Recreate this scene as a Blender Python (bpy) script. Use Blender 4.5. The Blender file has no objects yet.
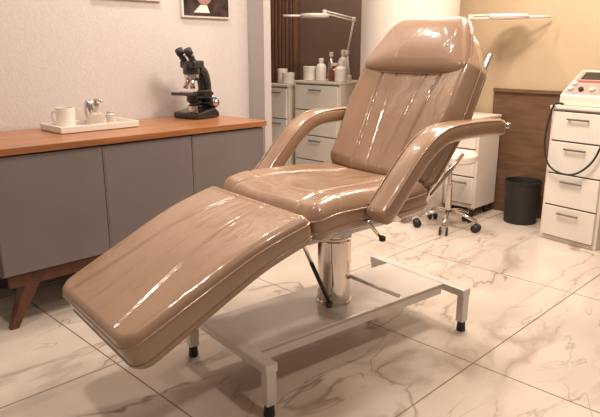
import bpy, math, random
from mathutils import Vector, Matrix, noise
random.seed(4)
S2=math.sqrt(0.5)
def W(a,b,z=0): return ((a+b)*S2,(a-b)*S2,z)
ROOM=math.radians(45)
sc=bpy.context.scene
try:
    sc.view_settings.view_transform='Standard'
    sc.view_settings.look='None'
except Exception: pass

# ---------------- materials ----------------
def newmat(name):
    m=bpy.data.materials.new(name); m.use_nodes=True
    nt=m.node_tree; return m,nt,nt.nodes['Principled BSDF']
def mat(name,col,rough=.5,metal=0,coat=0,coatr=.05,bump=0,bscale=50,var=0,vscale=8,trans=0,emit=None,es=0):
    m,nt,b=newmat(name)
    b.inputs['Base Color'].default_value=(*col,1); b.inputs['Roughness'].default_value=rough
    b.inputs['Metallic'].default_value=metal; b.inputs['Coat Weight'].default_value=coat
    b.inputs['Coat Roughness'].default_value=coatr; b.inputs['Transmission Weight'].default_value=trans
    tc=nt.nodes.new('ShaderNodeTexCoord')
    if emit:
        b.inputs['Emission Color'].default_value=(*emit,1); b.inputs['Emission Strength'].default_value=es
    if bump:
        n=nt.nodes.new('ShaderNodeTexNoise'); n.inputs['Scale'].default_value=bscale; n.inputs['Detail'].default_value=4
        nt.links.new(tc.outputs['Object'],n.inputs['Vector'])
        bp=nt.nodes.new('ShaderNodeBump'); bp.inputs['Strength'].default_value=bump; bp.inputs['Distance'].default_value=.01
        nt.links.new(n.outputs['Fac'],bp.inputs['Height']); nt.links.new(bp.outputs['Normal'],b.inputs['Normal'])
    if var:
        n=nt.nodes.new('ShaderNodeTexNoise'); n.inputs['Scale'].default_value=vscale; n.inputs['Detail'].default_value=3
        nt.links.new(tc.outputs['Object'],n.inputs['Vector'])
        r=nt.nodes.new('ShaderNodeValToRGB')
        r.color_ramp.elements[0].position=.3; r.color_ramp.elements[1].position=.7
        r.color_ramp.elements[0].color=(*[c*(1-var) for c in col],1); r.color_ramp.elements[1].color=(*[min(1,c*(1+var)) for c in col],1)
        nt.links.new(n.outputs['Fac'],r.inputs['Fac']); nt.links.new(r.outputs['Color'],b.inputs['Base Color'])
    return m

def vinyl_mat():
    m,nt,b=newmat('plastic_covered_vinyl')
    tc=nt.nodes.new('ShaderNodeTexCoord')
    n=nt.nodes.new('ShaderNodeTexNoise'); n.inputs['Scale'].default_value=5; n.inputs['Detail'].default_value=3
    nt.links.new(tc.outputs['Object'],n.inputs['Vector'])
    r=nt.nodes.new('ShaderNodeValToRGB')
    r.color_ramp.elements[0].position=.3; r.color_ramp.elements[1].position=.75
    r.color_ramp.elements[0].color=(.330,.198,.120,1); r.color_ramp.elements[1].color=(.365,.225,.138,1)
    nt.links.new(n.outputs['Fac'],r.inputs['Fac']); nt.links.new(r.outputs['Color'],b.inputs['Base Color'])
    b.inputs['Roughness'].default_value=.38
    b.inputs['Coat Weight'].default_value=.9; b.inputs['Coat Roughness'].default_value=.11; b.inputs['Coat IOR'].default_value=1.55
    mp=nt.nodes.new('ShaderNodeMapping'); mp.inputs['Scale'].default_value=(1.0,1.5,1.2); mp.inputs['Rotation'].default_value=(0,0,.5)
    nt.links.new(tc.outputs['Object'],mp.inputs['Vector'])
    n2=nt.nodes.new('ShaderNodeTexNoise'); n2.inputs['Scale'].default_value=4.2; n2.inputs['Detail'].default_value=3; n2.inputs['Distortion'].default_value=1.0
    nt.links.new(mp.outputs['Vector'],n2.inputs['Vector'])
    bp=nt.nodes.new('ShaderNodeBump'); bp.inputs['Strength'].default_value=.6; bp.inputs['Distance'].default_value=.018
    nt.links.new(n2.outputs['Fac'],bp.inputs['Height']); nt.links.new(bp.outputs['Normal'],b.inputs['Coat Normal'])
    n3=nt.nodes.new('ShaderNodeTexNoise'); n3.inputs['Scale'].default_value=180
    nt.links.new(tc.outputs['Object'],n3.inputs['Vector'])
    bp2=nt.nodes.new('ShaderNodeBump'); bp2.inputs['Strength'].default_value=.12; bp2.inputs['Distance'].default_value=.003
    nt.links.new(n3.outputs['Fac'],bp2.inputs['Height']); nt.links.new(bp2.outputs['Normal'],b.inputs['Normal'])
    return m

def marble_mat():
    m,nt,b=newmat('marble_tile'); L=nt.links
    tc=nt.nodes.new('ShaderNodeTexCoord')
    def vein(scale,dist,width,seedoff,rot,ys=2.1,detail=4):
        mp=nt.nodes.new('ShaderNodeMapping'); mp.inputs['Location'].default_value=(seedoff,seedoff*.7,seedoff*.3)
        mp.inputs['Rotation'].default_value=(0,0,rot); mp.inputs['Scale'].default_value=(1,ys,1)
        L.new(tc.outputs['Object'],mp.inputs['Vector'])
        n=nt.nodes.new('ShaderNodeTexNoise'); n.inputs['Scale'].default_value=scale; n.inputs['Detail'].default_value=detail; n.inputs['Roughness'].default_value=.5; n.inputs['Distortion'].default_value=dist
        L.new(mp.outputs['Vector'],n.inputs['Vector'])
        s=nt.nodes.new('ShaderNodeMath'); s.operation='SUBTRACT'; s.inputs[1].default_value=.5; L.new(n.outputs['Fac'],s.inputs[0])
        a=nt.nodes.new('ShaderNodeMath'); a.operation='ABSOLUTE'; L.new(s.outputs[0],a.inputs[0])
        mr=nt.nodes.new('ShaderNodeMapRange'); mr.inputs['From Min'].default_value=0; mr.inputs['From Max'].default_value=width
        mr.inputs['To Min'].default_value=1; mr.inputs['To Max'].default_value=0; L.new(a.outputs[0],mr.inputs['Value'])
        return mr.outputs['Result']
    def mul(x,y=None,k=None):
        q=nt.nodes.new('ShaderNodeMath'); q.operation='MULTIPLY'; L.new(x,q.inputs[0])
        if y is not None: L.new(y,q.inputs[1])
        else: q.inputs[1].default_value=k
        return q.outputs[0]
    def mx2(x,y):
        q=nt.nodes.new('ShaderNodeMath'); q.operation='MAXIMUM'; L.new(x,q.inputs[0]); L.new(y,q.inputs[1]); return q.outputs[0]
    def mask(scale,lo,hi,off):
        mp=nt.nodes.new('ShaderNodeMapping'); mp.inputs['Location'].default_value=(off,off,0); L.new(tc.outputs['Object'],mp.inputs['Vector'])
        n=nt.nodes.new('ShaderNodeTexNoise'); n.inputs['Scale'].default_value=scale; L.new(mp.outputs['Vector'],n.inputs['Vector'])
        q=nt.nodes.new('ShaderNodeMapRange'); q.inputs['From Min'].default_value=lo; q.inputs['From Max'].default_value=hi; L.new(n.outputs['Fac'],q.inputs['Value']); return q.outputs['Result']
    thin=mul(vein(1.0,.5,.012,3.1,.9,2.4,5),mask(1.8,.36,.56,1))
    soft=mul(mul(vein(1.0,.5,.055,3.1,.9,2.4,5),mask(1.5,.40,.62,4)),k=.6)
    thin2=mul(mul(vein(1.7,.7,.012,8.2,-.5,2.2,4),mask(1.4,.45,.6,7)),k=.85)
    mx=mx2(mx2(thin,soft),thin2)
    cl=nt.nodes.new('ShaderNodeTexNoise'); cl.inputs['Scale'].default_value=1.8; cl.inputs['Detail'].default_value=4; L.new(tc.outputs['Object'],cl.inputs['Vector'])
    base=nt.nodes.new('ShaderNodeValToRGB')
    base.color_ramp.elements[0].position=.3; base.color_ramp.elements[0].color=(.57,.48,.41,1)
    base.color_ramp.elements[1].position=.65; base.color_ramp.elements[1].color=(.69,.60,.52,1)
    L.new(cl.outputs['Fac'],base.inputs['Fac'])
    mix=nt.nodes.new('ShaderNodeMixRGB'); mix.inputs['Color2'].default_value=(.21,.13,.085,1)
    L.new(mul(mx,k=.78),mix.inputs['Fac']); L.new(base.outputs['Color'],mix.inputs['Color1'])
    br=nt.nodes.new('ShaderNodeTexBrick'); br.offset=0; br.inputs['Scale'].default_value=1
    br.inputs['Brick Width'].default_value=1; br.inputs['Row Height'].default_value=1; br.inputs['Mortar Size'].default_value=.003
    br.inputs['Mortar Smooth'].default_value=0
    mp=nt.nodes.new('ShaderNodeMapping'); mp.inputs['Location'].default_value=(0,-.03,0); L.new(tc.outputs['Object'],mp.inputs['Vector']); L.new(mp.outputs['Vector'],br.inputs['Vector'])
    mix2=nt.nodes.new('ShaderNodeMixRGB'); mix2.inputs['Color2'].default_value=(.20,.14,.10,1)
    L.new(br.outputs['Fac'],mix2.inputs['Fac']); L.new(mix.outputs['Color'],mix2.inputs['Color1']); L.new(mix2.outputs['Color'],b.inputs['Base Color'])
    b.inputs['Roughness'].default_value=.20; b.inputs['Specular IOR Level'].default_value=.5
    return m

def wood_mat(name,c1,c2,rough=.35,scale=1,axis=(1,14,14),coat=.2):
    m,nt,b=newmat(name); L=nt.links
    tc=nt.nodes.new('ShaderNodeTexCoord'); mp=nt.nodes.new('ShaderNodeMapping'); mp.inputs['Scale'].default_value=axis
    L.new(tc.outputs['Object'],mp.inputs['Vector'])
    n=nt.nodes.new('ShaderNodeTexNoise'); n.inputs['Scale'].default_value=2.5*scale; n.inputs['Detail'].default_value=6; n.inputs['Distortion'].default_value=.5
    L.new(mp.outputs['Vector'],n.inputs['Vector'])
    r=nt.nodes.new('ShaderNodeValToRGB'); r.color_ramp.elements[0].position=.35; r.color_ramp.elements[1].position=.65
    r.color_ramp.elements[0].color=(*c1,1); r.color_ramp.elements[1].color=(*c2,1)
    L.new(n.outputs['Fac'],r.inputs['Fac']); L.new(r.outputs['Color'],b.inputs['Base Color'])
    b.inputs['Roughness'].default_value=rough; b.inputs['Coat Weight'].default_value=coat
    return m

def wallpaper_mat():
    m,nt,b=newmat('wallpaper'); L=nt.links
    tc=nt.nodes.new('ShaderNodeTexCoord')
    n=nt.nodes.new('ShaderNodeTexNoise'); n.inputs['Scale'].default_value=90; n.inputs['Detail'].default_value=3; L.new(tc.outputs['Object'],n.inputs['Vector'])
    r=nt.nodes.new('ShaderNodeValToRGB'); r.color_ramp.elements[0].color=(.63,.57,.55,1); r.color_ramp.elements[1].color=(.68,.62,.60,1)
    r.color_ramp.elements[0].position=.3; r.color_ramp.elements[1].position=.7
    L.new(n.outputs['Fac'],r.inputs['Fac']); L.new(r.outputs['Color'],b.inputs['Base Color'])
    bp=nt.nodes.new('ShaderNodeBump'); bp.inputs['Strength'].default_value=.3; bp.inputs['Distance'].default_value=.004
    L.new(n.outputs['Fac'],bp.inputs['Height']); L.new(bp.outputs['Normal'],b.inputs['Normal'])
    b.inputs['Roughness'].default_value=.6
    return m

VINYL=vinyl_mat(); MARBLE=marble_mat(); WALLP=wallpaper_mat()
CHROME=mat('chrome',(.72,.66,.61),.12,1)
STEEL=mat('painted_steel',(.70,.64,.59),.34,.25,bump=.05,bscale=30)
DARK=mat('black_rubber',(.02,.018,.018),.5)
BLACKG=mat('black_enamel',(.015,.014,.016),.25,coat=.5)
WHITE=mat('white_plastic',(.82,.76,.69),.35)
LAM=mat('white_laminate',(.78,.70,.61),.4)
DOOR=mat('taupe_lacquer',(.19,.16,.16),.42,var=.06,vscale=3)
CARC=mat('taupe_carcass',(.12,.095,.095),.5)
WTOP=wood_mat('honey_wood',(.27,.10,.036),(.42,.18,.07))
WLEG=wood_mat('dark_wood_leg',(.09,.028,.012),(.14,.048,.022),axis=(14,14,1))
WPAN=wood_mat('brown_wood_panel',(.12,.06,.03),(.18,.095,.048),rough=.55,axis=(2,2,10),coat=0)
SLAT=wood_mat('slat_wood',(.15,.075,.045),(.24,.13,.08),rough=.5,axis=(12,12,1),coat=0)
YWALL=mat('warm_paint',(.58,.45,.30),.7,var=.05,vscale=2)
BRWALL=mat('brown_paint',(.20,.13,.095),.8,var=.05,vscale=2)
COLP=mat('column_paint',(.85,.78,.70),.55)
CEIL=mat('ceiling_paint',(.75,.68,.6),.8)
GLASS=mat('lens_glass',(.85,.9,.9),.05,trans=.9)
HANDLE=mat('brushed_handle',(.35,.31,.28),.35,.9)
REDK=mat('red_knob',(.5,.05,.04),.35)
PHOTO=mat('photo_print',(.05,.03,.028),.3,var=.9,vscale=14)

# ---------------- mesh helpers ----------------
def group(name,loc,rz=0):
    e=bpy.data.objects.new(name,None); e.location=loc; e.rotation_euler=(0,0,rz); e.empty_display_size=.1
    sc.collection.objects.link(e); return e
def mk(name,vs,fs,m,par=None,smooth=False,bevel=0,seg=2):
    me=bpy.data.meshes.new(name); me.from_pydata([tuple(v) for v in vs],[],fs); me.update()
    import bmesh
    bm=bmesh.new(); bm.from_mesh(me); bmesh.ops.recalc_face_normals(bm,faces=bm.faces); bm.to_mesh(me); bm.free()
    o=bpy.data.objects.new(name,me); sc.collection.objects.link(o)
    if m: me.materials.append(m)
    if par: o.parent=par
    for p in me.polygons: p.use_smooth=smooth
    if bevel:
        md=o.modifiers.new('bevel','BEVEL'); md.width=bevel; md.segments=seg; md.limit_method='ANGLE'
    return o
BF=[(0,3,2,1),(4,5,6,7),(0,1,5,4),(1,2,6,5),(2,3,7,6),(3,0,4,7)]
def box(name,x0,x1,y0,y1,z0,z1,m,par=None,bevel=.003):
    vs=[(x0,y0,z0),(x1,y0,z0),(x1,y1,z0),(x0,y1,z0),(x0,y0,z1),(x1,y0,z1),(x1,y1,z1),(x0,y1,z1)]
    return mk(name,vs,BF,m,par,bevel=bevel)
def prism(name,pts,y0,y1,m,par=None,bevel=.003):
    n=len(pts); vs=[(p[0],y0,p[1]) for p in pts]+[(p[0],y1,p[1]) for p in pts]
    fs=[tuple(range(n)),tuple(range(2*n-1,n-1,-1))]+[(i,(i+1)%n,n+(i+1)%n,n+i) for i in range(n)]
    return mk(name,vs,fs,m,par,bevel=bevel)
def lathe(name,prof,loc,m,par=None,n=32,tilt=None):
    vs=[];fs=[]
    for r,z in prof:
        for i in range(n):
            t=2*math.pi*i/n; vs.append(Vector((r*math.cos(t),r*math.sin(t),z)))
    k=len(prof)
    for j in range(k-1):
        for i in range(n): fs.append((j*n+i,j*n+(i+1)%n,(j+1)*n+(i+1)%n,(j+1)*n+i))
    fs.append(tuple(range(n-1,-1,-1))); fs.append(tuple((k-1)*n+i for i in range(n)))
    if tilt is not None: vs=[tilt@v for v in vs]
    vs=[v+Vector(loc) for v in vs]
    o=mk(name,vs,fs,m,par,smooth=True)
    try:
        o.data.set_sharp_from_angle(angle=math.radians(35))
    except Exception: pass
    return o
def catmull(P,sub=8):
    P=[Vector(p) for p in P]; out=[]
    Q=[2*P[0]-P[1]]+P+[2*P[-1]-P[-2]]
    for i in range(1,len(Q)-2):
        for k in range(sub):
            t=k/sub; a,b,c,d=Q[i-1],Q[i],Q[i+1],Q[i+2]
            out.append(.5*((2*b)+(c-a)*t+(2*a-5*b+4*c-d)*t*t+(3*b-a-3*c+d)*t**3))
    out.append(P[-1]); return out
def sweep(name,pts,rw,rt,m,par=None,n=12,side=None,power=1.0,closed=False,taper=None,roundend=0):
    pts=[Vector(p) for p in pts]; N=len(pts); vs=[];fs=[]
    prev=None
    cum=[0]
    for i in range(1,N): cum.append(cum[-1]+(pts[i]-pts[i-1]).length)
    for i,p in enumerate(pts):
        if closed: t=(pts[(i+1)%N]-pts[i-1])
        else: t=(pts[min(i+1,N-1)]-pts[max(i-1,0)])
        t.normalize()
        if side is not None: s=Vector(side)
        elif prev is None:
            s=t.cross(Vector((0,0,1)))
            if s.length<.05: s=t.cross(Vector((1,0,0)))
        else: s=prev
        s=(s-t*s.dot(t)).normalized(); prev=s
        u=s.cross(t).normalized()
        k=1.0
        if taper: k=taper(cum[i]/cum[-1])
        e=1.0
        if roundend:
            de=min(cum[i],cum[-1]-cum[i])
            if de<roundend: e=math.sqrt(max(0,1-(1-de/roundend)**2))*.96+.04
        for j in range(n):
            a=2*math.pi*j/n; c,sn=math.cos(a),math.sin(a)
            c=math.copysign(abs(c)**power,c); sn=math.copysign(abs(sn)**power,sn)
            vs.append(p+s*(c*rw*k*e)+u*(sn*rt*e))
    M=N if closed else N-1
    for i in range(M):
        for j in range(n):
            a=i*n; b=((i+1)%N)*n
            fs.append((a+j,a+(j+1)%n,b+(j+1)%n,b+j))
    if not closed:
        fs.append(tuple(range(n-1,-1,-1))); fs.append(tuple((N-1)*n+j for j in range(n)))
    return mk(name,vs,fs,m,par,smooth=True)
def rod(name,p0,p1,r,m,par=None,n=14): return sweep(name,[p0,p1],r,r,m,par,n)

# ---------------- room ----------------
def roombox(name,a0,a1,b0,b1,z0,z1,m,bevel=0):
    o=box(name,a0,a1,-b1,-b0,z0,z1,m,None,bevel); o.rotation_euler=(0,0,ROOM); return o
roombox('floor',-1.6,4.6,-5.6,2.2,-.1,0,MARBLE)
roombox('ceiling',-1.6,4.6,-5.6,2.2,2.7,2.8,CEIL)
roombox('wall_left',-1.6,2.68,-3.30,-3.17,0,2.7,WALLP)
roombox('wall_pilaster',2.68,2.74,-3.30,-3.01,0,2.7,mat('gray_paint',(.50,.45,.44),.6))
roombox('wall_back',4.28,4.42,-3.2,2.2,0,2.7,YWALL)
roombox('wall_back_recess',4.28,4.42,-5.6,-3.2,0,2.7,BRWALL)
roombox('wall_far_left',2.68,4.28,-5.6,-5.48,0,2.7,BRWALL)
roombox('trim_wainscot',4.255,4.28,-2.2,2.2,0,.90,WPAN)
roombox('trim_ledge',4.235,4.28,-2.2,2.2,.90,.925,WPAN,.003)
roombox('baseboard_left',-1.6,2.68,-3.17,-3.155,0,.08,CARC)
sg=group('slatted_wood_screen',W(4.24,-4.70),ROOM)
box('backing',.01,.03,-.42,.42,0,2.6,WPAN,sg)
for i in range(16): box('slat_%d'%i,-.02,.012,-.415+i*.052,-.415+i*.052+.032,0,2.6,SLAT,sg)
lathe('column',[(.36,0),(.36,2.7)],W(3.90,-2.74),COLP,n=64)

# ---------------- chair ----------------
CH=group('facial_treatment_chair',(.14,2.32,0),math.atan2(.62,.785))
def npath(ctrl,n=60):
    pts=catmull([(c[0],0,c[1]) for c in ctrl],12)
    cum=[0]
    for i in range(1,len(pts)): cum.append(cum[-1]+(pts[i]-pts[i-1]).length)
    L=cum[-1]
    tans=[(pts[min(i+2,len(pts)-1)]-pts[max(i-2,0)]).normalized() for i in range(len(pts))]
    def P(d):
        d=max(0,min(L,d))
        for i in range(1,len(cum)):
            if d<=cum[i]+1e-9:
                f=(d-cum[i-1])/(cum[i]-cum[i-1]); p=pts[i-1].lerp(pts[i],f)
                t=tans[i-1].lerp(tans[i],f).normalized(); break
        return p,t
    return P,L
def cushion(name,ctrl,halfw,T,r,c0,c1,extra,par=CH,m=VINYL,nu=130,nv=110,flip=1,pipes=True,wr=.003,seed=0):
    P,L=npath(ctrl); Wm=max(halfw(i/20) for i in range(21))
    def par1(t): return math.sin(t*math.pi/2)*.45+t*.55
    X=[par1(-1+2*i/nu)*Wm for i in range(nu+1)]
    Y=[(par1(-1+2*j/nv)*.5+.5)*L for j in range(nv+1)]
    top=[];bot=[]
    for j,y in enumerate(Y):
        for i,x in enumerate(X):
            c=c0 if y<L/2 else c1
            yy=y if y<L/2 else L-y
            p=(abs(x)-(Wm-c))/c; q=((c-yy))/c
            de=min(Wm-abs(x),yy); xx,y2=x,yy
            if p>0 and q>0:
                mx=max(p,q); h=math.hypot(p,q)
                p2,q2=mx*p/h,mx*q/h; de=(1-mx)*c
                xx=math.copysign(Wm-c+p2*c,x); y2=c-q2*c
            yr=y2 if y<L/2 else L-y2
            v=yr/L; xs=xx*halfw(v)/Wm
            P0,t=P(yr); N=Vector((-t.z,0,t.x))*flip
            drop=r-math.sqrt(max(0,r*r-(r-de)**2)) if de<r else 0
            sm=min(1,de/.05); sm=sm*sm*(3-2*sm)
            e=extra(xx/Wm,v)*sm+noise.noise(Vector((xs*5+seed,yr*4,seed)))*wr*2*sm
            TT=T(v) if callable(T) else T
            base=P0+Vector((0,xs,0))
            top.append(base+N*(e-drop)); bot.append(base+N*(-TT+drop)); 
    n=nu+1; vs=top+bot; o=len(top); fs=[]
    for j in range(nv):
        for i in range(nu):
            a=j*n+i; fs.append((a,a+1,a+n+1,a+n)); fs.append((o+a,o+a+n,o+a+n+1,o+a+1))
    loop=[i for i in range(nu)]+[j*n+nu for j in range(nv)]+[nv*n+i for i in range(nu,0,-1)]+[j*n for j in range(nv,0,-1)]
    for k in range(len(loop)):
        a=loop[k]; b=loop[(k+1)%len(loop)]; fs.append((a,o+a,o+b,b))
    ob=mk(name,vs,fs,m,par,smooth=True)
    if pipes:
        for tag,off in (('top',0),('bottom',o)):
            pts=[vs[off+k] for k in loop]
            pp=[pts[0]]
            for q in pts[1:]:
                if (q-pp[-1]).length>.006: pp.append(q)
            if (pp[0]-pp[-1]).length<.006: pp.pop()
            sweep(name+'_piping_'+tag,pp,.004,.004,m,par,n=8,closed=True)
    return ob
def groove(d,w=.012,depth=.007): return -depth*math.exp(-(d/w)**2)
def ex_leg(u,v):
    h=.010*(1-u*u)*math.sin(math.pi*min(1,max(0,v)))
    for s in (-1,1): h+=groove((u-s*(.30+.36*(1-v)**1.5))*.30,.006,.008)
    for s in (-1,1): h+=groove((u-s*(.06+.10*(1-v)))*.30,.004,.002)
    h+=groove((v-.95)*.7,.007,.005)
    return h
cushion('leg_cushion',[(-1.020,.425),(-.80,.530),(-.58,.630),(-.375,.692)],lambda v:.285+.02*v,lambda v:.130-.025*v,.03,.06,.03,ex_leg,seed=1,wr=.0022)
def ex_seat(u,v):
    h=.018*u*u-.010*math.exp(-((v-.6)/.25)**2)*(1-u*u)+.014*math.sin(math.pi*v)
    for s in (-1,1): h+=groove((u-s*(.42+.22*(1-v)))*.30,.006,.008)
    h+=groove((v-.20-.05*u*u)*.56,.006,.005)
    return h
cushion('seat_cushion',[(-.365,.690),(-.25,.708),(-.05,.705),(.10,.702),(.22,.712)],lambda v:.305-.01*v,.115,.035,.05,.04,ex_seat,seed=5,wr=.004)
def ex_back(u,v):
    h=.032*abs(u)**2.5+.010*math.sin(math.pi*v)
    for s in (-1,1): h+=groove((u-s*(.44+.26*v-.10*math.sin(v*3)))*.30,.006,.010)
    for s in (-1,1): h+=groove((u-s*(.12+.22*v))*.30,.005,.006)
    return h
def hw_back(v):
    if v<.45: return .275+.04*(v/.45)
    if v<.72: return .315-.01*(v-.45)/.27
    return .305-.14*((v-.72)/.28)**1.1
cushion('back_cushion',[(.185,.715),(.27,.84),(.385,1.04),(.48,1.20),(.540,1.305)],hw_back,.10,.032,.05,.07,ex_back,seed=9,wr=.003)
def hw_head(v): return .292-.115*v**1.15
cushion('headrest_pillow',[(.385,1.125),(.45,1.225),(.495,1.295),(.54,1.345)],hw_head,.075,.032,.05,.06,lambda u,v:.016*(1-u*u)*math.sin(math.pi*v),seed=3,nu=60,nv=50,wr=.0025)
for nm,y in (('near',-.355),('far',.355)):
    pth=catmull([(.56,y,.905),(.42,y,.912),(.28,y,.912),(.17,y,.90),(.085,y,.855),(.01,y,.785),(-.06,y,.71),(-.135,y,.635)],8)
    sweep('armrest_'+nm,pth,.050,.033,VINYL,CH,n=24,side=(0,1,0),power=.55,roundend=.03,taper=lambda t:.70+.30*min(1,t*2.0))
    sg_=1 if y>0 else -1
    ys=y-sg_*.03
    for k in (-1,1):
        q=[]
        for i in range(3,len(pth)-3):
            t=(pth[i+1]-pth[i-1]).normalized(); up=Vector((-t.z,0,t.x)); up=up if up.z>0 else -up
            kk=.70+.30*min(1,(i/len(pth))*2.0)
            q.append(pth[i]+Vector((0,k*.0455*kk,0))+up*.0275)
        sweep('armrest_piping_%s_%d'%(nm,(k+1)//2),q,.003,.003,VINYL,CH,n=6)
    rod('arm_bracket_'+nm,(-.06,ys,.67),(.05,y-sg_*.06,.60),.011,CHROME,CH)
    rod('arm_rod_'+nm,(-.16,y-sg_*.01,.64),(-.09,y-sg_*.01,.565),.006,CHROME,CH)
    lathe('arm_knob_'+nm,[(.004,0),(.012,.004),(.012,.018),(.004,.022)],(-.085,y-sg_*.01,.553),DARK,CH,n=14)
    rod('arm_pivot_'+nm,(.55,y-sg_*.06,.90),(.59,y+sg_*.01,.908),.009,CHROME,CH)
    lathe('arm_pivot_cap_'+nm,[(.006,-.01),(.012,-.006),(.012,.008),(.006,.012)],(.59,y+sg_*.01,.908),CHROME,CH,n=14)
    rod('back_rail_'+nm,(.22,y-sg_*.10,.60),(.60,y-sg_*.10,1.18),.012,CHROME,CH)
    rod('seat_rail_'+nm,(-.33,y-sg_*.12,.575),(.24,y-sg_*.12,.585),.014,STEEL,CH)
    rod('leg_rail_'+nm,(-.36,y-sg_*.14,.565),(-.85,y-sg_*.14,.37),.012,STEEL,CH)
    rod('recline_lever_'+nm,(.24,y-sg_*.07,.66),(.42,y-sg_*.07,.80),.008,CHROME,CH)
lathe('lift_column',[(.074,.195),(.074,.205),(.068,.207),(.068,.46),(.058,.465),(.058,.47),(.052,.475),(.052,.585)],(0,0,0),CHROME,CH,n=40)
box('mount_plate',-.20,.20,-.17,.17,.555,.580,STEEL,CH,.004)
box('mount_crossbar_front',-.18,-.14,-.25,.25,.555,.585,STEEL,CH)
box('mount_crossbar_rear',.14,.18,-.25,.25,.555,.585,STEEL,CH)
rod('foot_strut',(-.22,-.12,.44),(-.13,-.12,.26),.008,DARK,CH)
rod('foot_strut_rod',(-.30,-.12,.60),(-.22,-.12,.44),.007,CHROME,CH)
lathe('strut_joint',[(.004,-.012),(.013,-.01),(.013,.01),(.004,.012)],(-.13,-.12,.25),DARK,CH,n=16)
rod('strut_pivot',(-.13,-.12,.245),(-.06,-.04,.235),.007,CHROME,CH)
rod('pump_lever',(.05,-.04,.30),(.16,-.22,.24),.008,STEEL,CH)
box('base_plate',-.50,.50,-.17,.17,.178,.196,STEEL,CH,.004)
box('base_flange_near',-.49,.49,-.17,-.164,.150,.19,STEEL,CH,.001)
box('base_flange_far',-.49,.49,.164,.17,.150,.19,STEEL,CH,.001)
for nm,x in (('foot',-.52),('head',.52)):
    box('base_crossbar_'+nm,x-.025,x+.025,-.285,.285,.165,.200,STEEL,CH,.006)
    for k,y in ((0,-.265),(1,.265)):
        box('base_leg_%s_%d'%(nm,k),x-.020,x+.020,y-.018,y+.018,.045,.17,STEEL,CH,.004)
        lathe('leveling_foot_%s_%d'%(nm,k),[(.018,0),(.020,.004),(.016,.05),(.014,.07)],(x,y,0),DARK,CH,n=18)

# ---------------- dresser ----------------
DC=W(1.545,-2.865)
DR=group('sideboard',DC,ROOM)
x0,x1,y0,y1=-.745,.745,-.28,.285
box('top',x0-.012,x1+.012,-.295,.288,.780,.810,WTOP,DR,.003)
box('carcass',x0,x1,y0+.02,y1,.25,.780,CARC,DR)
for i in range(3):
    w=(x1-x0)/3; box('door_panel_%d'%i,x0+i*w+.004,x0+(i+1)*w-.004,y0-.002,y0+.02,.258,.772,DOOR,DR,.003)
for i in (1,2):
    w=(x1-x0)/3; box('handle_strip_%d'%i,x0+i*w-.0035,x0+i*w+.0035,y0-.004,y0+.0,.262,.768,HANDLE,DR,.001)
def leg(nm,xt,yt,dx,dy):
    vs=[]
    for (cx,cy,z,h) in ((xt+dx,yt+dy,0,.018),(xt,yt,.25,.040)):
        vs+= [(cx-h,cy-h,z),(cx+h,cy-h,z),(cx+h,cy+h,z),(cx-h,cy+h,z)]
    mk(nm,vs,BF,WLEG,DR,bevel=.004)
leg('leg_0',x0+.15,y0+.06,-.12,-.01); leg('leg_1',x1-.16,y0+.06,.12,-.01)
leg('leg_2',x0+.15,y1-.06,-.12,.01); leg('leg_3',x1-.16,y1-.06,.12,.01)
box('apron_front',x0+.03,x1-.03,y0+.02,y0+.05,.195,.25,WLEG,DR)
box('apron_back',x0+.10,x1-.10,y1-.075,y1-.05,.215,.25,WLEG,DR)

TR=group('serving_tray',(-1.075,3.09,.812),ROOM)
box('base',-.20,.20,-.11,.11,0,.008,WHITE,TR,.003)
for n_,a in (('front',(-.21,.21,-.12,-.11)),('back',(-.21,.21,.11,.12)),('left',(-.21,-.20,-.11,.11)),('right',(.20,.21,-.11,.11))):
    box('rim_'+n_,*a,0,.032,WHITE,TR,.003)
MG=group('coffee_mug',(-1.18,3.04,.821))
lathe('body',[(.036,0),(.043,.003),(.046,.05),(.046,.100),(.042,.100),(.041,.05),(.036,.01),(.002,.008)],(0,0,0),WHITE,MG,n=28)
sweep('handle',catmull([(-.042,0,.082),(-.066,0,.077),(-.070,0,.05),(-.060,0,.028),(-.042,0,.023)],6),.005,.005,WHITE,MG,n=8)
CG=mat('clear_glass',(.8,.72,.66),.08,trans=.5)
BT=group('glass_pump_bottle',(-1.045,3.10,.821))
lathe('body',[(.028,0),(.038,.004),(.040,.035),(.034,.06),(.016,.075),(.013,.095)],(0,0,0),CG,BT,n=24)
lathe('cap',[(.015,.095),(.017,.10),(.017,.115),(.007,.118),(.006,.135)],(0,0,0),CHROME,BT,n=18)
sweep('spout',[(-.002,0,.132),(.014,-.008,.134),(.038,-.02,.126)],.006,.006,CHROME,BT,n=8)
GL=group('small_glass_jar',(-1.00,3.19,.821))
lathe('body',[(.022,0),(.026,.004),(.026,.05),(.020,.056),(.020,.066),(.002,.068)],(0,0,0),CG,GL,n=20)
GJ=group('chrome_cuticle_cup',(-1.10,3.17,.821))
lathe('body',[(.012,0),(.02,.004),(.03,.07),(.028,.11),(.018,.125),(.012,.11),(.010,.02)],(0,0,0),CHROME,GJ,n=20)

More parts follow.
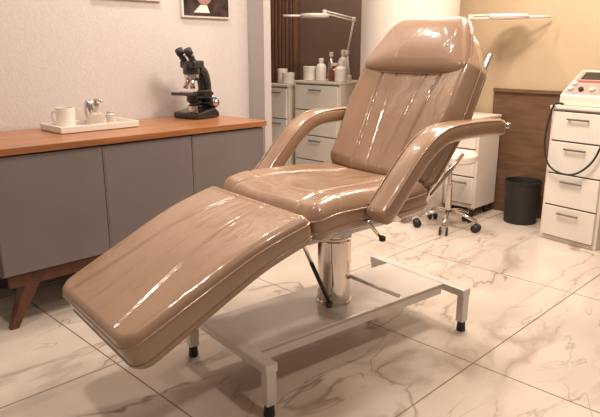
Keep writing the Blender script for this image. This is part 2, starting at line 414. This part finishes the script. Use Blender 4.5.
# microscope
MS=group('microscope',(-.615,3.60,.812),math.radians(58))
prism('foot',[(-.10,0),(.10,0),(.10,.03),(.06,.06),(-.02,.045),(-.10,.035)],-.095,.095,BLACKG,MS,.01)
lathe('illuminator',[(.034,.04),(.034,.07),(.026,.078)],(-.03,0,0),CHROME,MS,n=22)
sweep('arm',catmull([(.065,0,.03),(.078,0,.10),(.080,0,.18),(.06,0,.25),(.02,0,.285)],6),.040,.030,BLACKG,MS,n=16,power=.6)
box('stage',-.11,.05,-.095,.095,.132,.150,BLACKG,MS,.004)
box('stage_holder',-.07,.0,-.125,-.07,.120,.165,BLACKG,MS,.004)
box('stage_clip',-.08,-.01,-.05,.05,.150,.156,CHROME,MS,.001)
lathe('condenser',[(.02,.085),(.036,.098),(.036,.133)],(-.03,0,0),BLACKG,MS,n=20)
lathe('nosepiece',[(.026,.215),(.044,.232),(.044,.25),(.036,.258)],(-.03,0,0),CHROME,MS,n=22)
for i,(dx,dy) in enumerate(((0,0),(-.030,.026),(-.026,-.028))):
    rod('objective_%d'%i,(-.03+dx*.5,dy*.5,.235),(-.03+dx,dy,.170),.014,CHROME,MS)
lathe('head',[(.046,.25),(.050,.26),(.050,.30),(.036,.32)],(-.03,0,0),BLACKG,MS,n=24)
box('prism_housing',-.07,.025,-.056,.056,.285,.330,BLACKG,MS,.012)
for i,y in enumerate((-.033,.033)):
    rod('eyepiece_tube_%d'%i,(-.04,y,.31),(-.080,y,.370),.019,BLACKG,MS)
    rod('eyepiece_%d'%i,(-.076,y,.364),(-.094,y,.391),.023,DARK,MS)
for i,(z,r) in enumerate(((.085,.032),(.085,.020))):
    rod('focus_knob_%d'%i,(.07,-.085-.018*i,z),(.07,.085+.018*i,z),r,CHROME if i else BLACKG,MS)

def picture(nm,a0,a1,z0,z1):
    g=group(nm,W((a0+a1)/2,-3.152,(z0+z1)/2),ROOM); w=(a1-a0)/2; h=(z1-z0)/2
    box('backing',-w,w,.0,.018,-h,h,WHITE,g)
    box('print',-w+.012,w-.012,-.003,.001,-h+.012,h-.012,PHOTO,g,0)
    return g
g=picture('framed_photo',2.16,2.52,1.39,1.90)
g2=picture('framed_photo.001',1.60,2.02,1.47,1.95)
skin=mat('print_skin',(.35,.2,.15),.4)
for gg in (g,g2):
    mk('print_face',[(.07*math.cos(t*.3142)-.02,-.005,.09*math.sin(t*.3142)-.09) for t in range(20)],[tuple(range(20))],skin,gg)
    mk('print_collar',[(-.10,-.0045,-.225),(.02,-.0045,-.225),(.0,-.0045,-.18),(-.05,-.0045,-.18)],[(0,1,2,3)],WHITE,gg)

# ---------------- drawer cabinets ----------------
def drawers(nm,a,b,w,d,h,n,rz=ROOM,z0=.03,casters=False,hs=None):
    g=group(nm,W(a,b),rz)
    zb=.07 if casters else 0
    box('carcass',-d/2+.018,d/2,-w/2,w/2,zb,h-.02,LAM,g)
    box('top',-d/2-.004,d/2,-w/2-.006,w/2+.006,h-.02,h,LAM,g,.004)
    z=zb+.03; H=(h-.03-z)
    hs=hs or [1]*n; tot=sum(hs)
    box('gap_backing',-d/2+.010,-d/2+.0185,-w/2+.022,w/2-.022,zb+.03,h-.03,CARC,g,0)
    for i,k in enumerate(hs):
        dh=H*k/tot
        box('drawer_front_%d'%i,-d/2,-d/2+.018,-w/2+.02,w/2-.02,z+.005,z+dh-.005,WHITE,g,.003)
        hz=z+dh-.045
        box('handle_%d'%i,-d/2-.022,-d/2-.014,-.07,.07,hz-.006,hz+.006,HANDLE,g,.002)
        for s in (-1,1): box('handle_post_%d_%d'%(i,(s+1)//2),-d/2-.016,-d/2,s*.06-.004,s*.06+.004,hz-.004,hz+.004,HANDLE,g,.001)
        z+=dh
    if casters:
        for i,(sx,sy) in enumerate(((-1,-1),(-1,1),(1,-1),(1,1))):
            rod('caster_%d'%i,(sx*(d/2-.05),sy*(w/2-.04)-.012,.03),(sx*(d/2-.05),sy*(w/2-.04)+.012,.03),.03,DARK,g)
            box('caster_fork_%d'%i,sx*(d/2-.05)-.012,sx*(d/2-.05)+.012,sy*(w/2-.04)-.02,sy*(w/2-.04)+.02,.05,.072,CHROME,g)
    return g
RZ=math.radians(37)
RC=drawers('drawer_cabinet',3.984,-1.356,.38,.42,.865,4,rz=RZ,hs=[1,1,1,.9])
drawers('drawer_cabinet.001',4.06,-2.24,.26,.32,.74,3,casters=True)
drawers('drawer_cabinet.002',4.03,-3.62,.54,.44,.94,4)
drawers('drawer_cabinet.003',3.98,-4.10,.30,.38,.90,3)

DCX=Vector(W(3.984,-1.356,.866)); DV=group('electrotherapy_device',DCX,RZ)
prism('housing',[(-.17,0),(.13,0),(.13,.20),(.06,.21),(-.17,.065)],-.13,.165,LAM,DV,.008)
ang=math.atan2(.145,.23)
def onpanel(t,y,h=0): return Vector((-.17+math.cos(ang)*t-math.sin(ang)*h,y+.0175,.065+math.sin(ang)*t+math.cos(ang)*h))
def panelrect(nm,t0,t1,ya,yb,h,m):
    vs=[onpanel(t0,ya,0),onpanel(t1,ya,0),onpanel(t1,yb,0),onpanel(t0,yb,0),onpanel(t0,ya,h),onpanel(t1,ya,h),onpanel(t1,yb,h),onpanel(t0,yb,h)]
    mk(nm,vs,BF,m,DV)
panelrect('panel',.015,.255,-.13,.13,.003,mat('gray_panel',(.42,.30,.26),.4))
panelrect('display',.165,.24,-.07,.10,.006,BLACKG)
panelrect('label_band',.135,.15,-.11,.11,.005,REDK)
rotm=Matrix.Rotation(-ang,3,'Y')
for i,(t,y) in enumerate(((.05,-.10),(.05,-.035),(.05,.035),(.05,.10),(.105,-.10),(.105,.10))):
    lathe('knob_%d'%i,[(.015,0),(.015,.018),(.010,.022)],onpanel(t,y,.003),WHITE if i%2 else DARK,DV,n=14,tilt=rotm)
CB=group('power_cable',W(3.984,-1.356,0),RZ)
sweep('cord',catmull([(-.192,.12,.876),(-.21,.15,.882),(-.228,.165,.865),(-.236,.185,.76),(-.240,.19,.62),(-.242,.15,.50),(-.242,.06,.455),(-.242,-.04,.47),(-.240,-.13,.56),(-.236,-.175,.70),(-.228,-.18,.84),(-.215,-.165,.882),(-.192,-.14,.876)],8),.0065,.0065,DARK,CB,n=8)

TB=group('waste_bin',W(4.08,-1.83))
lathe('body',[(.105,0),(.112,.004),(.125,.285),(.130,.29),(.130,.305),(.122,.305),(.118,.28),(.104,.012),(.004,.01)],(0,0,0),DARK,TB,n=36)

ST=group('rolling_stool',(1.03,4.04,0))
lathe('seat',[(.05,.46),(.16,.465),(.175,.48),(.175,.515),(.16,.53),(.02,.535)],(0,0,0),LAM,ST,n=32)
lathe('gas_lift',[(.022,.10),(.022,.30),(.014,.31),(.014,.465)],(0,0,0),CHROME,ST,n=16)
for i in range(5):
    t=i*2*math.pi/5+.6; c,s=math.cos(t),math.sin(t)
    sweep('base_arm_%d'%i,[(0,0,.12),(.12*c,.12*s,.105),(.21*c,.21*s,.075)],.016,.012,CHROME,ST,n=10)
    for k in (-1,1):
        p=Vector((.21*c-s*.016*k,.21*s+c*.016*k,.028)); q=p+Vector((-s*.012*k,c*.012*k,0))
        rod('caster_%d_%d'%(i,(k+1)//2),p,q,.028,DARK,ST)

def maglamp(nm,base,arm_pts,head,hr,dirv):
    g=group(nm,base); B=Vector(base)
    pts=[Vector(p)-B for p in arm_pts]
    rod('clamp',(0,0,0),(0,0,.05),.018,WHITE,g)
    for i in range(len(pts)-1):
        for k in (-1,1):
            rod('arm_%d_%d'%(i,(k+1)//2),pts[i]+Vector((0,0,.010*k)),pts[i+1]+Vector((0,0,.010*k)),.006,WHITE,g)
        lathe('joint_%d'%i,[(.01,-.018),(.018,-.012),(.018,.012),(.01,.018)],pts[i+1],WHITE,g,n=14)
    H=Vector(head)-B
    lathe('lamp_ring',[(hr*.62,-.012),(hr*.95,-.014),(hr,0),(hr*.95,.016),(hr*.66,.018),(hr*.62,-.010)],H,WHITE,g,n=36)
    lathe('lens',[(.002,-.006),(hr*.63,-.002),(hr*.63,.004),(.002,.010)],H,GLASS,g,n=30)
    d=Vector(dirv).normalized(); rod('grip',H+d*hr*.9,H+d*(hr+.14),.009,WHITE,g)
    return g
maglamp('magnifier_lamp',W(4.00,-2.30,.742),[W(4.00,-2.30,.79),(1.19,4.38,1.42),(1.34,4.36,1.425)],(1.44,4.32,1.42),.13,(1,-.15,0))
maglamp('magnifier_lamp.001',W(4.02,-3.42,.942),[W(4.02,-3.42,.98),(.40,5.25,1.18),(.44,5.12,1.44),(.20,5.15,1.50)],(.12,5.15,1.47),.12,(-1,0,0))

AMB=mat('amber_glass',(.25,.09,.03),.15)
for (a,b,h,r,m,nm) in ((3.9,-3.78,.12,.055,WHITE,'cream_jar'),(3.92,-3.66,.19,.045,WHITE,'lotion_bottle'),(3.95,-3.53,.15,.055,AMB,'amber_jar'),
    (3.88,-3.40,.17,.05,WHITE,'lotion_bottle.001'),(4.14,-3.74,.24,.04,CHROME,'metal_flask'),(4.12,-3.58,.26,.045,WHITE,'spray_bottle'),(3.88,-4.03,.10,.055,WHITE,'cream_jar.001'),(3.95,-4.18,.13,.045,LAM,'cotton_jar')):
    z=.942 if b>-3.93 else .902
    g=group(nm,W(a,b,z))
    lathe('body',[(r*.9,0),(r,.004),(r,h*.62),(r*.75,h*.72),(r*.42,h*.76),(r*.42,h*.84)] if h>.14 else [(r*.9,0),(r,.004),(r,h*.7)],(0,0,0),m,g,n=22)
    lathe('cap',[(r*.5,h*.84),(r*.5,h*.98),(r*.3,h)] if h>.14 else [(r*1.04,h*.7),(r*1.04,h*.96),(r*.9,h)],(0,0,0),WHITE,g,n=22)

# ---------------- lights ----------------
def area(nm,loc,size,e,col,rot=(0,0,0)):
    l=bpy.data.lights.new(nm,'AREA'); l.shape='DISK'; l.size=size; l.energy=e; l.color=col
    o=bpy.data.objects.new(nm,l); o.location=loc; o.rotation_euler=rot; sc.collection.objects.link(o); return o
WARM=(1,.86,.73)
area('ceiling_light_main',(.9,2.9,2.66),.7,58,WARM)
for i,(x,y) in enumerate(((-.9,1.6),(.9,1.1),(-.6,3.2),(1.6,3.4),(.6,4.3))):
    area('downlight_%d'%i,(x,y,2.68),.16,17,WARM)
area('back_glow',(.1,5.2,2.6),.3,13,WARM)
w=bpy.data.worlds.new('world'); sc.world=w; w.use_nodes=True
w.node_tree.nodes['Background'].inputs[0].default_value=(1,.89,.81,1); w.node_tree.nodes['Background'].inputs[1].default_value=.25

cam=bpy.data.cameras.new('camera'); co=bpy.data.objects.new('camera',cam); sc.collection.objects.link(co)
co.location=(0,0,1.2); co.rotation_euler=(math.radians(90-14.8),0,0); cam.sensor_width=36; cam.lens=36; cam.clip_start=.02
sc.camera=co
# turn the whole place so the room walls are square to the world axes
RM=Matrix.Rotation(-ROOM,3,'Z')
for o in sc.objects:
    if o.parent is None:
        o.location=RM@o.location; o.rotation_euler.z-=ROOM
